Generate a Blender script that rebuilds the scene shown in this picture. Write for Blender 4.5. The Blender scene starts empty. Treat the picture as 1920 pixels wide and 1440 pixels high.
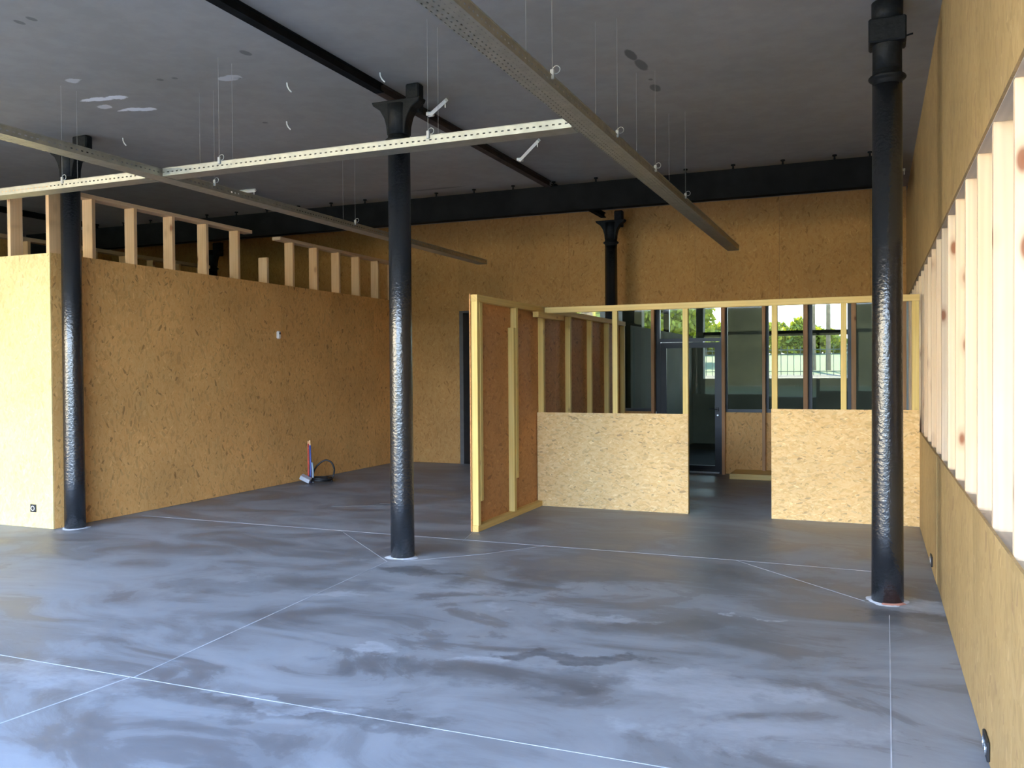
import bpy, bmesh, math, random
from mathutils import Vector, Matrix
random.seed(7)
C = bpy.context.scene.collection

# ---------------------------------------------------------------- camera
cam_d = bpy.data.cameras.new('camera'); cam = bpy.data.objects.new('camera', cam_d); C.objects.link(cam)
cam_d.sensor_fit = 'HORIZONTAL'; cam_d.sensor_width = 36.0
cam_d.lens = 1635.17 / 1920 * 36.0
cam_d.clip_end = 300; cam_d.clip_start = 0.05
YAW, PIT, ROL = 0.393396, 0.0151773, -0.00710619
_f = Vector((-math.sin(YAW)*math.cos(PIT), math.cos(YAW)*math.cos(PIT), -math.sin(PIT)))
_r = Vector((math.cos(YAW), math.sin(YAW), 0)); _u = _r.cross(_f)
_r2 = _r*math.cos(ROL) + _u*math.sin(ROL); _u2 = -_r*math.sin(ROL) + _u*math.cos(ROL)
M3 = Matrix((_r2, _u2, -_f)).transposed()
cam.matrix_world = Matrix.Translation((0, 0, 1.6)) @ M3.to_4x4()
bpy.context.scene.camera = cam

# ---------------------------------------------------------------- light
w = bpy.data.worlds.new('sky'); bpy.context.scene.world = w; w.use_nodes = True
nt = w.node_tree; nt.nodes.clear()
wo = nt.nodes.new('ShaderNodeOutputWorld'); bg = nt.nodes.new('ShaderNodeBackground')
tc = nt.nodes.new('ShaderNodeTexCoord'); sx = nt.nodes.new('ShaderNodeSeparateXYZ')
rp = nt.nodes.new('ShaderNodeValToRGB')
rp.color_ramp.elements[0].position = 0.0; rp.color_ramp.elements[0].color = (0.80, 0.90, 1.0, 1)
rp.color_ramp.elements[1].position = 0.7; rp.color_ramp.elements[1].color = (0.24, 0.44, 0.90, 1)
e = rp.color_ramp.elements.new(0.22); e.color = (0.52, 0.70, 1.0, 1)
nt.links.new(tc.outputs['Generated'], sx.inputs[0]); nt.links.new(sx.outputs['Z'], rp.inputs[0])
nt.links.new(rp.outputs[0], bg.inputs[0]); bg.inputs[1].default_value = 5.2
nt.links.new(bg.outputs[0], wo.inputs[0])

sd = bpy.data.lights.new('sun', 'SUN'); sd.energy = 15.0; sd.angle = 0.009; sd.color = (1.0, 0.86, 0.62)
sun = bpy.data.objects.new('sun', sd); C.objects.link(sun)
# the sun stands high over the roof, beyond the far side of the hall
sv = Vector((-0.25, 0.75, 0.80)).normalized()
sun.rotation_euler = sv.to_track_quat('Z', 'Y').to_euler(); sun.location = (-5, -8, 14)

def portal(name, loc, rot, sx_, sy_):
    d = bpy.data.lights.new(name, 'AREA'); d.shape = 'RECTANGLE'; d.size = sx_; d.size_y = sy_
    d.cycles.is_portal = True
    o = bpy.data.objects.new(name, d); C.objects.link(o); o.location = loc; o.rotation_euler = rot
FY = -1.6          # street facade behind the camera
portal('front_opening', (-6.8, FY + 0.02, 2.32), (math.radians(90), 0, 0), 14.8, 3.25)

vs = bpy.context.scene.view_settings
vs.view_transform = 'Standard'; vs.look = 'None'; vs.gamma = 1.0; vs.use_curve_mapping = False
vs.exposure = 2.42

# ---------------------------------------------------------------- materials
def newmat(name):
    m = bpy.data.materials.new(name); m.use_nodes = True
    n = m.node_tree.nodes; n.clear()
    out = n.new('ShaderNodeOutputMaterial'); b = n.new('ShaderNodeBsdfPrincipled')
    m.node_tree.links.new(b.outputs[0], out.inputs[0])
    return m, m.node_tree, b
def N(t, typ, **kw):
    n = t.nodes.new(typ)
    for k, v in kw.items():
        if k in n.inputs.keys() if hasattr(n.inputs, 'keys') else False: n.inputs[k].default_value = v
        else: setattr(n, k, v)
    return n
def L(t, a, b): t.links.new(a, b)
def ramp(t, fac, stops):
    r = t.nodes.new('ShaderNodeValToRGB'); cr = r.color_ramp
    while len(cr.elements) > 1: cr.elements.remove(cr.elements[-1])
    cr.elements[0].position = stops[0][0]; cr.elements[0].color = (*stops[0][1], 1)
    for p, c in stops[1:]:
        e = cr.elements.new(p); e.color = (*c, 1)
    L(t, fac, r.inputs[0]); return r.outputs[0]
def mixc(t, fac, a, b, mode='MIX'):
    m = t.nodes.new('ShaderNodeMix'); m.data_type = 'RGBA'; m.blend_type = mode
    for sock, v in ((m.inputs[0], fac), (m.inputs[6], a), (m.inputs[7], b)):
        if isinstance(v, (int, float)): sock.default_value = v
        elif isinstance(v, tuple): sock.default_value = (*v, 1)
        else: L(t, v, sock)
    return m.outputs[2]
def math_(t, op, a, b=0.0, clamp=False):
    m = t.nodes.new('ShaderNodeMath'); m.operation = op; m.use_clamp = clamp
    for i, v in enumerate((a, b)):
        if isinstance(v, (int, float)): m.inputs[i].default_value = v
        else: L(t, v, m.inputs[i])
    return m.outputs[0]
def coords(t, scale, rnd=True, kind='Object', seed=(0, 0, 0)):
    if kind == 'World': v = t.nodes.new('ShaderNodeNewGeometry').outputs['Position']
    else: v = t.nodes.new('ShaderNodeTexCoord').outputs[kind]
    mp = t.nodes.new('ShaderNodeMapping'); mp.inputs['Scale'].default_value = scale
    if rnd:
        oi = t.nodes.new('ShaderNodeObjectInfo'); sc = t.nodes.new('ShaderNodeVectorMath'); sc.operation = 'SCALE'
        co = t.nodes.new('ShaderNodeCombineXYZ')
        L(t, oi.outputs['Random'], co.inputs[0]); L(t, oi.outputs['Random'], co.inputs[1]); L(t, oi.outputs['Random'], co.inputs[2])
        L(t, co.outputs[0], sc.inputs[0]); sc.inputs['Scale'].default_value = 57.0
        ad = t.nodes.new('ShaderNodeVectorMath'); ad.operation = 'ADD'; L(t, v, ad.inputs[0]); L(t, sc.outputs[0], ad.inputs[1]); v = ad.outputs[0]
    L(t, v, mp.inputs[0]); mp.inputs['Location'].default_value = seed
    return mp.outputs[0]
def noise(t, vec, scale, detail=2, rough=0.5, dist=0.0):
    n = t.nodes.new('ShaderNodeTexNoise'); n.inputs['Scale'].default_value = scale; n.inputs['Detail'].default_value = detail
    n.inputs['Roughness'].default_value = rough; n.inputs['Distortion'].default_value = dist
    L(t, vec, n.inputs['Vector']); return n.outputs['Fac']
def bump(t, b, h, strength, dist=0.01):
    bp = t.nodes.new('ShaderNodeBump'); bp.inputs['Strength'].default_value = strength; bp.inputs['Distance'].default_value = dist
    L(t, h, bp.inputs['Height']); L(t, bp.outputs[0], b.inputs['Normal'])

def osb(name, base, light, dark, stretch='z', size=1.0, fleck=1.0, turn=1.0):
    m, t, b = newmat(name)
    sc = {'z': (44, 44, 10), 'x': (10, 44, 44), 'y': (44, 10, 44)}[stretch]
    v0 = coords(t, (1, 1, 1)); nrm = t.nodes.new('ShaderNodeNewGeometry').outputs['Normal']
    mid = tuple((a+c)/2 for a, c in zip(base, light)); layers = []
    for k, (cell, spread, mul) in enumerate(((13.0, 1.5, 1.0), (21.0, 2.4, 1.5))):
        # each patch of the board is turned by its own angle, so the strands lie criss-cross
        v1 = t.nodes.new('ShaderNodeTexVoronoi'); v1.inputs['Scale'].default_value = cell*size; L(t, v0, v1.inputs['Vector'])
        s1 = t.nodes.new('ShaderNodeSeparateColor'); L(t, v1.outputs['Color'], s1.inputs[0])
        ang = math_(t, 'MULTIPLY', math_(t, 'SUBTRACT', s1.outputs[0], 0.5), spread*turn)
        vr = t.nodes.new('ShaderNodeVectorRotate'); vr.rotation_type = 'AXIS_ANGLE'; L(t, v0, vr.inputs['Vector']); L(t, nrm, vr.inputs['Axis']); L(t, ang, vr.inputs['Angle'])
        mp = t.nodes.new('ShaderNodeMapping'); mp.inputs['Scale'].default_value = tuple(q*size*mul for q in sc); mp.inputs['Location'].default_value = (k*5.3, k*2.1, k*3.7); L(t, vr.outputs[0], mp.inputs[0])
        vo = t.nodes.new('ShaderNodeTexVoronoi'); vo.inputs['Scale'].default_value = 1.0; L(t, mp.outputs[0], vo.inputs['Vector'])
        sp = t.nodes.new('ShaderNodeSeparateColor'); L(t, vo.outputs['Color'], sp.inputs[0]); layers.append((sp, s1))
    c1 = ramp(t, layers[0][0].outputs[0], [(0.0, tuple(x*0.88 for x in base)), (0.35, base), (0.8, mid), (1.0, light)])
    c2 = ramp(t, layers[1][0].outputs[0], [(0.0, base), (0.5, mid), (0.93, mid), (0.96, light), (1.0, tuple(min(1, x*1.12) for x in light))])
    pick = ramp(t, layers[1][0].outputs[1], [(0.52, (0, 0, 0)), (0.56, (1, 1, 1))])
    c = mixc(t, pick, c1, c2)
    for lay, ch, th, am in ((0, 1, 0.013*fleck, 0.62), (1, 2, 0.014*fleck, 0.55)):
        dk = ramp(t, layers[lay][0].outputs[ch], [(0.0, (1, 1, 1)), (th, (1, 1, 1)), (th+0.004, (0, 0, 0))])
        c = mixc(t, math_(t, 'MULTIPLY', dk, am), c, dark)
    soft = ramp(t, layers[0][0].outputs[2], [(0.0, (1, 1, 1)), (0.10, (1, 1, 1)), (0.12, (0, 0, 0))])
    c = mixc(t, math_(t, 'MULTIPLY', soft, 0.22), c, dark)
    bn = noise(t, v0, 1.3, 3)
    c = mixc(t, 1.0, c, ramp(t, bn, [(0.3, (0.88, 0.88, 0.88)), (0.7, (1.08, 1.08, 1.08))]), 'MULTIPLY')
    L(t, c, b.inputs['Base Color']); b.inputs['Roughness'].default_value = 0.62; b.inputs['Specular IOR Level'].default_value = 0.3
    bump(t, b, layers[0][0].outputs[0], 0.2, 0.002)
    return m
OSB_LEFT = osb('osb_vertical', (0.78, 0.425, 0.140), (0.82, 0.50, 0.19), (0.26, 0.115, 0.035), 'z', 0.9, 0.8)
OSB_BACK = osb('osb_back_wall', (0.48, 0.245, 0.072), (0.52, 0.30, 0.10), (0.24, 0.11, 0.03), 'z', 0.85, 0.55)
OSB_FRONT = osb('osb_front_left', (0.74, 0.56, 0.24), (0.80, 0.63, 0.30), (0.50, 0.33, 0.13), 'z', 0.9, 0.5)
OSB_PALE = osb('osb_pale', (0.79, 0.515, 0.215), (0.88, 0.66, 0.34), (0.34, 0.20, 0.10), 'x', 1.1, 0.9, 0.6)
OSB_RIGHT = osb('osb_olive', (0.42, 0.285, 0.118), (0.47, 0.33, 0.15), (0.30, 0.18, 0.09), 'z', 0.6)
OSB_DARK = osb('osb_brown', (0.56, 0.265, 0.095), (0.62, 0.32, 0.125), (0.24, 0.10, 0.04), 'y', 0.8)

def pine(name, a, bcol, knot=(0.33, 0.13, 0.06), kn=1.0, axis='z'):
    m, t, b = newmat(name)
    lo = {'z': (1, 1, 0.10), 'x': (0.10, 1, 1), 'y': (1, 0.10, 1)}[axis]
    v = coords(t, lo); n1 = noise(t, v, 9, 3, 0.55, 0.6)
    wv = t.nodes.new('ShaderNodeTexWave'); wv.wave_type = 'RINGS'; wv.rings_direction = {'z': 'Z', 'x': 'X', 'y': 'Y'}[axis]
    v2 = coords(t, {'z': (1, 1, 0.05), 'x': (0.05, 1, 1), 'y': (1, 0.05, 1)}[axis])
    wv.inputs['Scale'].default_value = 14; wv.inputs['Distortion'].default_value = 5; wv.inputs['Detail'].default_value = 1.5; wv.inputs['Detail Scale'].default_value = 1.0
    L(t, v2, wv.inputs['Vector'])
    c = ramp(t, n1, [(0.3, a), (0.7, bcol)])
    c = mixc(t, math_(t, 'MULTIPLY', wv.outputs['Fac'], 0.22), c, tuple(x*0.72 for x in a))
    # knots
    vk = coords(t, {'z': (7, 7, 3.2), 'x': (3.2, 7, 7), 'y': (7, 3.2, 7)}[axis], seed=(3.1, 1.7, 0.4))
    vo = t.nodes.new('ShaderNodeTexVoronoi'); vo.inputs['Scale'].default_value = 1.0; L(t, vk, vo.inputs['Vector'])
    kf = ramp(t, vo.outputs['Distance'], [(0.0, (1, 1, 1)), (0.10*kn, (0.95, 0.95, 0.95)), (0.17*kn, (0.25, 0.25, 0.25)), (0.30*kn, (0, 0, 0))])
    sp = t.nodes.new('ShaderNodeSeparateColor'); L(t, vo.outputs['Color'], sp.inputs[0])
    on = ramp(t, sp.outputs[0], [(0.38, (0, 0, 0)), (0.42, (1, 1, 1))])
    c = mixc(t, math_(t, 'MULTIPLY', kf, on), c, knot)
    oi = t.nodes.new('ShaderNodeObjectInfo')
    c = mixc(t, 1.0, c, ramp(t, oi.outputs['Random'], [(0.0, (0.86, 0.84, 0.82)), (0.5, (1, 1, 1)), (1.0, (1.0, 0.93, 0.86))]), 'MULTIPLY')
    L(t, c, b.inputs['Base Color']); b.inputs['Roughness'].default_value = 0.6; b.inputs['Specular IOR Level'].default_value = 0.3
    return m
PINE_W = pine('pine_cream', (0.84, 0.63, 0.41), (0.92, 0.76, 0.54))
PINE_L = pine('pine_warm', (0.78, 0.50, 0.26), (0.86, 0.62, 0.36))
PINE_LY = pine('pine_warm_plate', (0.68, 0.48, 0.28), (0.78, 0.58, 0.38), axis='y')
PINE_Y = pine('pine_treated', (0.78, 0.55, 0.17), (0.88, 0.69, 0.27), (0.42, 0.26, 0.10), 0.7)
PINE_YX = pine('pine_treated_rail', (0.80, 0.55, 0.19), (0.90, 0.70, 0.30), (0.42, 0.26, 0.10), 0.6, 'x')
PINE_YY = pine('pine_treated_plate', (0.72, 0.50, 0.16), (0.82, 0.62, 0.25), (0.42, 0.26, 0.10), 0.6, 'y')
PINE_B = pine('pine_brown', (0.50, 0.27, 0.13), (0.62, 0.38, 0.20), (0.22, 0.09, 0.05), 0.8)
PINE_G = pine('sill_board', (0.52, 0.48, 0.42), (0.60, 0.56, 0.50), (0.4, 0.35, 0.3), 0.4, 'y')

def plain(name, col, rough=0.5, metal=0.0, spec=0.5, nscale=None, namp=0.1, bmp=0.0):
    m, t, b = newmat(name)
    b.inputs['Roughness'].default_value = rough; b.inputs['Metallic'].default_value = metal; b.inputs['Specular IOR Level'].default_value = spec
    v = coords(t, (1, 1, 1)); n = noise(t, v, nscale or 12, 3)
    c = ramp(t, n, [(0.3, tuple(x*(1-namp) for x in col)), (0.7, tuple(min(1, x*(1+namp)) for x in col))])
    L(t, c, b.inputs['Base Color'])
    if bmp: bump(t, b, n, bmp, 0.01)
    return m
PAINT = plain('column_black_paint', (0.009, 0.011, 0.014), 0.25, 0, 1.0, 45, 0.30, 0.40)
CAPPAINT = plain('capital_black_paint', (0.012, 0.013, 0.014), 0.5, 0, 0.15, 30, 0.3, 0.4)
STEEL = plain('beam_black_paint', (0.009, 0.0092, 0.0095), 0.8, 0, 0.06, 5, 0.3)
STEEL_R = plain('beam_rusty_paint', (0.035, 0.024, 0.020), 0.65, 0, 0.3, 6, 0.5)
ALU = plain('charcoal_aluminium', (0.028, 0.032, 0.038), 0.35, 0.3, 0.5, 3, 0.15)
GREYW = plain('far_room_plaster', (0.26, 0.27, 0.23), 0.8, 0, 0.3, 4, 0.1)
WHITE = plain('white_plastic', (0.80, 0.80, 0.78), 0.4, 0, 0.5, 4, 0.03)
BLACKP = plain('black_plastic', (0.02, 0.02, 0.022), 0.4)
CHROME = plain('brushed_metal', (0.62, 0.64, 0.66), 0.3, 0.9)
BOXM = plain('galvanised_box', (0.62, 0.65, 0.70), 0.45, 0.3)
RED = plain('red_sleeve', (0.65, 0.06, 0.03), 0.4); BLUE = plain('blue_sleeve', (0.05, 0.08, 0.35), 0.4)
GREYP = plain('grey_conduit', (0.30, 0.38, 0.43), 0.5); COPPER = plain('copper_tip', (0.90, 0.52, 0.28), 0.3, 0.8)
WIRE = plain('wire_steel', (0.42, 0.42, 0.40), 0.5, 0.4)
GROUT = plain('grout_ring', (0.62, 0.66, 0.72), 0.8, 0, 0.3, 30, 0.15, 0.3)
GROUTR = plain('rust_sealant', (0.55, 0.25, 0.18), 0.8)
DARKROOM = plain('dark_plaster', (0.05, 0.05, 0.05), 0.8)
PAVE = plain('pavement', (0.36, 0.33, 0.29), 0.9, 0, 0.2, 3, 0.15)
BARK = plain('bark', (0.20, 0.14, 0.09), 0.9, 0, 0.2, 9, 0.3, 0.5)
FENCE = plain('fence_paint', (0.10, 0.13, 0.12), 0.6)
GREYPLY = plain('door_reveal', (0.10, 0.095, 0.09), 0.6)

def grass_mat():
    m, t, b = newmat('lawn_grass'); v = coords(t, (1, 1, 1), rnd=False)
    n = noise(t, v, 2.2, 4); c = ramp(t, n, [(0.3, (0.022, 0.050, 0.014)), (0.7, (0.042, 0.075, 0.026))])
    L(t, c, b.inputs['Base Color']); b.inputs['Roughness'].default_value = 0.9; return m
GRASS = grass_mat()
def leaf_mat():
    m, t, b = newmat('leaves'); v = coords(t, (1, 1, 1), rnd=False)
    n = noise(t, v, 3.0, 3); c = ramp(t, n, [(0.35, (0.12, 0.15, 0.006)), (0.65, (0.38, 0.37, 0.016))])
    L(t, c, b.inputs['Base Color']); b.inputs['Roughness'].default_value = 0.6
    b.inputs['Transmission Weight'].default_value = 0.0
    out = [x for x in t.nodes if x.type == 'OUTPUT_MATERIAL'][0]
    tr = t.nodes.new('ShaderNodeBsdfTranslucent'); L(t, c, tr.inputs[0]); mx = t.nodes.new('ShaderNodeMixShader'); mx.inputs[0].default_value = 0.45
    L(t, b.outputs[0], mx.inputs[1]); L(t, tr.outputs[0], mx.inputs[2]); L(t, mx.outputs[0], out.inputs[0]); return m
LEAF = leaf_mat()

def glass_mat(nm='dimming_glass', tint=(0.46, 0.48, 0.43, 1)):  # dark tint put into the glass to dim the over-bright outdoors
    m = bpy.data.materials.new(nm); m.use_nodes = True; t = m.node_tree; t.nodes.clear()
    out = t.nodes.new('ShaderNodeOutputMaterial'); mx = t.nodes.new('ShaderNodeMixShader')
    tr = t.nodes.new('ShaderNodeBsdfTransparent'); gl = t.nodes.new('ShaderNodeBsdfGlossy')
    tr.inputs[0].default_value = tint; gl.inputs['Roughness'].default_value = 0.02
    g = t.nodes.new('ShaderNodeNewGeometry'); d = t.nodes.new('ShaderNodeVectorMath'); d.operation = 'DOT_PRODUCT'
    L(t, g.outputs['Incoming'], d.inputs[0]); L(t, g.outputs['Normal'], d.inputs[1])
    a = math_(t, 'ABSOLUTE', d.outputs['Value']); a = math_(t, 'SUBTRACT', 1.0, a); a = math_(t, 'POWER', a, 5.0)
    a = math_(t, 'MULTIPLY', a, 0.95); a = math_(t, 'ADD', a, 0.022, True)
    L(t, a, mx.inputs[0]); L(t, tr.outputs[0], mx.inputs[1]); L(t, gl.outputs[0], mx.inputs[2]); L(t, mx.outputs[0], out.inputs[0])
    return m
GLASS = glass_mat()

def tray_mat(axis):
    # galvanised sheet with punched slots (real see-through holes)
    m, t, b = newmat('galvanised_perforated_' + axis)
    b.inputs['Metallic'].default_value = 0.8; b.inputs['Roughness'].default_value = 0.45
    v = coords(t, (1, 1, 1), rnd=False); n = noise(t, v, 14, 2)
    L(t, ramp(t, n, [(0.3, (0.38, 0.37, 0.31)), (0.7, (0.47, 0.46, 0.39))]), b.inputs['Base Color'])
    s = t.nodes.new('ShaderNodeSeparateXYZ'); L(t, v, s.inputs[0])
    long_, wide = (s.outputs['Y'], s.outputs['X']) if axis == 'y' else (s.outputs['X'], s.outputs['Y'])
    def slot(coord, period, open_, off=0.0):
        f = math_(t, 'FRACT', math_(t, 'ADD', math_(t, 'DIVIDE', coord, period), off)); return math_(t, 'LESS_THAN', f, open_)
    a = slot(long_, 0.046, 0.42)
    z = s.outputs['Z']
    # one row along the side walls, rows along the bottom
    side = math_(t, 'MULTIPLY', math_(t, 'GREATER_THAN', z, 0.026), math_(t, 'LESS_THAN', z, 0.035))
    bot = math_(t, 'MULTIPLY', math_(t, 'LESS_THAN', z, 0.0025), slot(wide, 0.030, 0.26, 0.4))
    hole = math_(t, 'MULTIPLY', a, math_(t, 'ADD', side, bot, True))
    out = [x for x in t.nodes if x.type == 'OUTPUT_MATERIAL'][0]
    tr = t.nodes.new('ShaderNodeBsdfTransparent'); mx = t.nodes.new('ShaderNodeMixShader')
    L(t, hole, mx.inputs[0]); L(t, b.outputs[0], mx.inputs[1]); L(t, tr.outputs[0], mx.inputs[2]); L(t, mx.outputs[0], out.inputs[0])
    return m
TRAY_X = tray_mat('x'); TRAY_Y = tray_mat('y')

def blobs(t, pos, lst, namp=0.5, nscale=2.5, warp=0.0, soft=0.72):
    """sum of irregular stains: (x, y, rx, ry, angle, strength) on the plane z = const"""
    n1 = noise(t, pos, nscale, 7, 0.68); total = None
    wn = t.nodes.new('ShaderNodeTexNoise'); wn.inputs['Scale'].default_value = nscale*0.55; wn.inputs['Detail'].default_value = 5; wn.inputs['Roughness'].default_value = 0.6; L(t, pos, wn.inputs['Vector'])
    wc = t.nodes.new('ShaderNodeVectorMath'); wc.operation = 'SUBTRACT'; L(t, wn.outputs['Color'], wc.inputs[0]); wc.inputs[1].default_value = (0.5, 0.5, 0.5)
    wm = t.nodes.new('ShaderNodeVectorMath'); wm.operation = 'MULTIPLY'; L(t, wc.outputs[0], wm.inputs[0]); wm.inputs[1].default_value = (warp*2, warp, 0)
    wp = t.nodes.new('ShaderNodeVectorMath'); wp.operation = 'ADD'; L(t, pos, wp.inputs[0]); L(t, wm.outputs[0], wp.inputs[1]); pos = wp.outputs[0]
    for (x, y, rx, ry, a, st) in lst:
        mp = t.nodes.new('ShaderNodeMapping'); mp.vector_type = 'TEXTURE'
        mp.inputs['Location'].default_value = (x, y, 0); mp.inputs['Rotation'].default_value = (0, 0, a); mp.inputs['Scale'].default_value = (rx, ry, 1)
        L(t, pos, mp.inputs[0]); s = t.nodes.new('ShaderNodeSeparateXYZ'); L(t, mp.outputs[0], s.inputs[0])
        r2 = math_(t, 'ADD', math_(t, 'MULTIPLY', s.outputs[0], s.outputs[0]), math_(t, 'MULTIPLY', s.outputs[1], s.outputs[1]))
        r = math_(t, 'SQRT', r2)
        r = math_(t, 'ADD', r, math_(t, 'MULTIPLY', math_(t, 'SUBTRACT', n1, 0.5), namp*4))
        f = t.nodes.new('ShaderNodeMapRange'); f.interpolation_type = 'SMOOTHSTEP'
        f.inputs['From Min'].default_value = 1.0; f.inputs['From Max'].default_value = soft; f.inputs['To Max'].default_value = st
        L(t, r, f.inputs['Value'])
        total = f.outputs[0] if total is None else math_(t, 'MAXIMUM', total, f.outputs[0])
    return total

def floor_mat():
    m, t, b = newmat('polished_concrete'); pos = coords(t, (1, 1, 1), rnd=False, kind='World')
    st = coords(t, (0.62, 1.15, 1), rnd=False)
    n1 = noise(t, st, 0.55, 6, 0.6, 0.5); n2 = noise(t, st, 1.5, 8, 0.66, 0.9); n3 = noise(t, pos, 9, 6, 0.7)
    c = ramp(t, n1, [(0.30, (0.15, 0.158, 0.175)), (0.50, (0.215, 0.23, 0.255)), (0.70, (0.30, 0.325, 0.36))])
    # dry milky scum and damp patches with hard tide lines
    milk = ramp(t, n2, [(0.50, (0, 0, 0)), (0.56, (0.55, 0.55, 0.55)), (0.72, (1, 1, 1))])
    c = mixc(t, math_(t, 'MULTIPLY', milk, 0.75), c, (0.34, 0.375, 0.42))
    damp = ramp(t, n2, [(0.38, (1, 1, 1)), (0.45, (0.6, 0.6, 0.6)), (0.475, (0, 0, 0))])
    c = mixc(t, math_(t, 'MULTIPLY', damp, 0.8), c, (0.135, 0.135, 0.145))
    c = mixc(t, math_(t, 'MULTIPLY', n3, 0.25), c, (0.20, 0.21, 0.23))
    dark = blobs(t, pos, [(-3.35, 6.13, 0.42, 0.09, 0.1, 0.75), (-2.45, 6.0, 0.40, 0.36, 0.5, 0.7), (-1.72, 4.60, 0.60, 0.10, 0.15, 1.0),
                          (-1.95, 6.45, 0.85, 0.30, 0.1, 0.45), (0.32, 6.12, 0.36, 0.12, -0.25, 0.9), (-1.65, 4.22, 0.75, 0.26, 0.2, 0.6), (-2.45, 4.15, 0.5, 0.16, 0.2, 0.4),
                          (-3.84, 5.5, 0.9, 0.22, 0.1, 0.5), (-4.5, 5.18, 0.8, 0.26, 0.2, 0.4), (-1.1, 5.3, 0.9, 0.22, 0.1, 0.4), (-2.35, 3.38, 0.7, 0.12, 0.1, 0.6), (-0.9, 6.9, 0.6, 0.2, 0.0, 0.4)], 0.55, 3.2, 0.75, 0.55)
    c = mixc(t, math_(t, 'MULTIPLY', dark, ramp(t, noise(t, st, 4, 6, 0.7), [(0.3, (1, 1, 1)), (0.68, (0.35, 0.35, 0.35))])), c, (0.075, 0.072, 0.076))
    lt = blobs(t, pos, [(-2.74, 4.26, 0.20, 0.09, 0.3, 0.8), (-2.12, 4.42, 0.30, 0.09, 0.3, 0.7), (-1.75, 5.42, 0.65, 0.12, 0.05, 0.7), (-0.84, 4.37, 0.5, 0.28, 0.2, 0.6), (0.18, 6.45, 0.42, 0.22, 0.0, 0.8),
                        (-3.70, 6.42, 0.34, 0.26, 0.0, 0.6), (-0.41, 3.95, 0.6, 0.3, 0.4, 0.5), (-3.5, 5.23, 0.4, 0.09, 0.2, 0.6), (-4.2, 3.3, 0.9, 0.2, 0.0, 0.5),
                        (-0.72, 5.75, 0.10, 0.035, 0.3, 1.0), (-2.95, 5.75, 0.6, 0.2, 0.0, 0.5), (-2.55, 3.42, 0.5, 0.07, 0, 0.6), (-7.66, 6.5, 0.35, 0.2, 0, 0.6)], 0.55, 3.2, 0.75, 0.55)
    c = mixc(t, math_(t, 'MULTIPLY', lt, ramp(t, noise(t, st, 5, 6, 0.7), [(0.35, (0.2, 0.2, 0.2)), (0.6, (1, 1, 1))])), c, (0.42, 0.46, 0.52))
    L(t, c, b.inputs['Base Color'])
    L(t, ramp(t, n2, [(0.35, (0.36, 0.36, 0.36)), (0.6, (0.6, 0.6, 0.6))]), b.inputs['Roughness'])
    b.inputs['Specular IOR Level'].default_value = 0.45
    bump(t, b, n3, 0.08, 0.004)
    return m
FLOOR = floor_mat()
def ceil_mat():
    m, t, b = newmat('painted_ceiling'); pos = coords(t, (1, 1, 1), rnd=False, kind='World')
    n = noise(t, pos, 0.5, 5, 0.55); c = ramp(t, n, [(0.35, (0.25, 0.233, 0.210)), (0.65, (0.29, 0.271, 0.247))])
    n2 = noise(t, pos, 5, 5, 0.6); c = mixc(t, 0.12, c, ramp(t, n2, [(0.4, (0.35, 0.35, 0.34)), (0.6, (0.56, 0.56, 0.55))]))
    dk = blobs(t, pos, [(-1.765, 6.75, 0.045, 0.15, 0, 0.9), (-1.745, 7.0, 0.05, 0.16, 0, 0.8), (-1.775, 7.62, 0.05, 0.12, 0, 0.8), (-1.76, 7.38, 0.02, 0.03, 0, 0.7),
                        (-5.56, 4.39, 0.03, 0.05, 0, 0.7), (-5.43, 4.38, 0.03, 0.05, 0, 0.7), (-5.57, 5.71, 0.035, 0.035, 0, 0.6), (-4.95, 5.94, 0.04, 0.03, 0, 0.8), (-5.43, 5.73, 0.03, 0.03, 0, 0.6),
                        (-4.5, 5.5, 0.04, 0.07, 0, 0.7), (-5.58, 7.1, 0.03, 0.03, 0, 0.6), (-5.5, 10.6, 0.45, 0.05, 0, 0.6)], 0.12, 9)
    c = mixc(t, dk, c, (0.10, 0.098, 0.095))
    lt = blobs(t, pos, [(-6.50, 5.90, 0.20, 0.06, 0.2, 1.0), (-6.28, 5.93, 0.16, 0.05, 0.1, 1.0), (-6.36, 6.27, 0.18, 0.05, 0.3, 1.0), (-6.6, 6.08, 0.06, 0.05, 0, 0.6), (-6.24, 5.45, 0.08, 0.05, 0, 0.5), (-5.03, 5.92, 0.12, 0.07, 0, 0.5)], 0.25, 7, 0.15)
    c = mixc(t, lt, c, (0.80, 0.80, 0.82))
    L(t, c, b.inputs['Base Color']); b.inputs['Roughness'].default_value = 0.75; b.inputs['Specular IOR Level'].default_value = 0.3
    return m
CEIL = ceil_mat()

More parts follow.
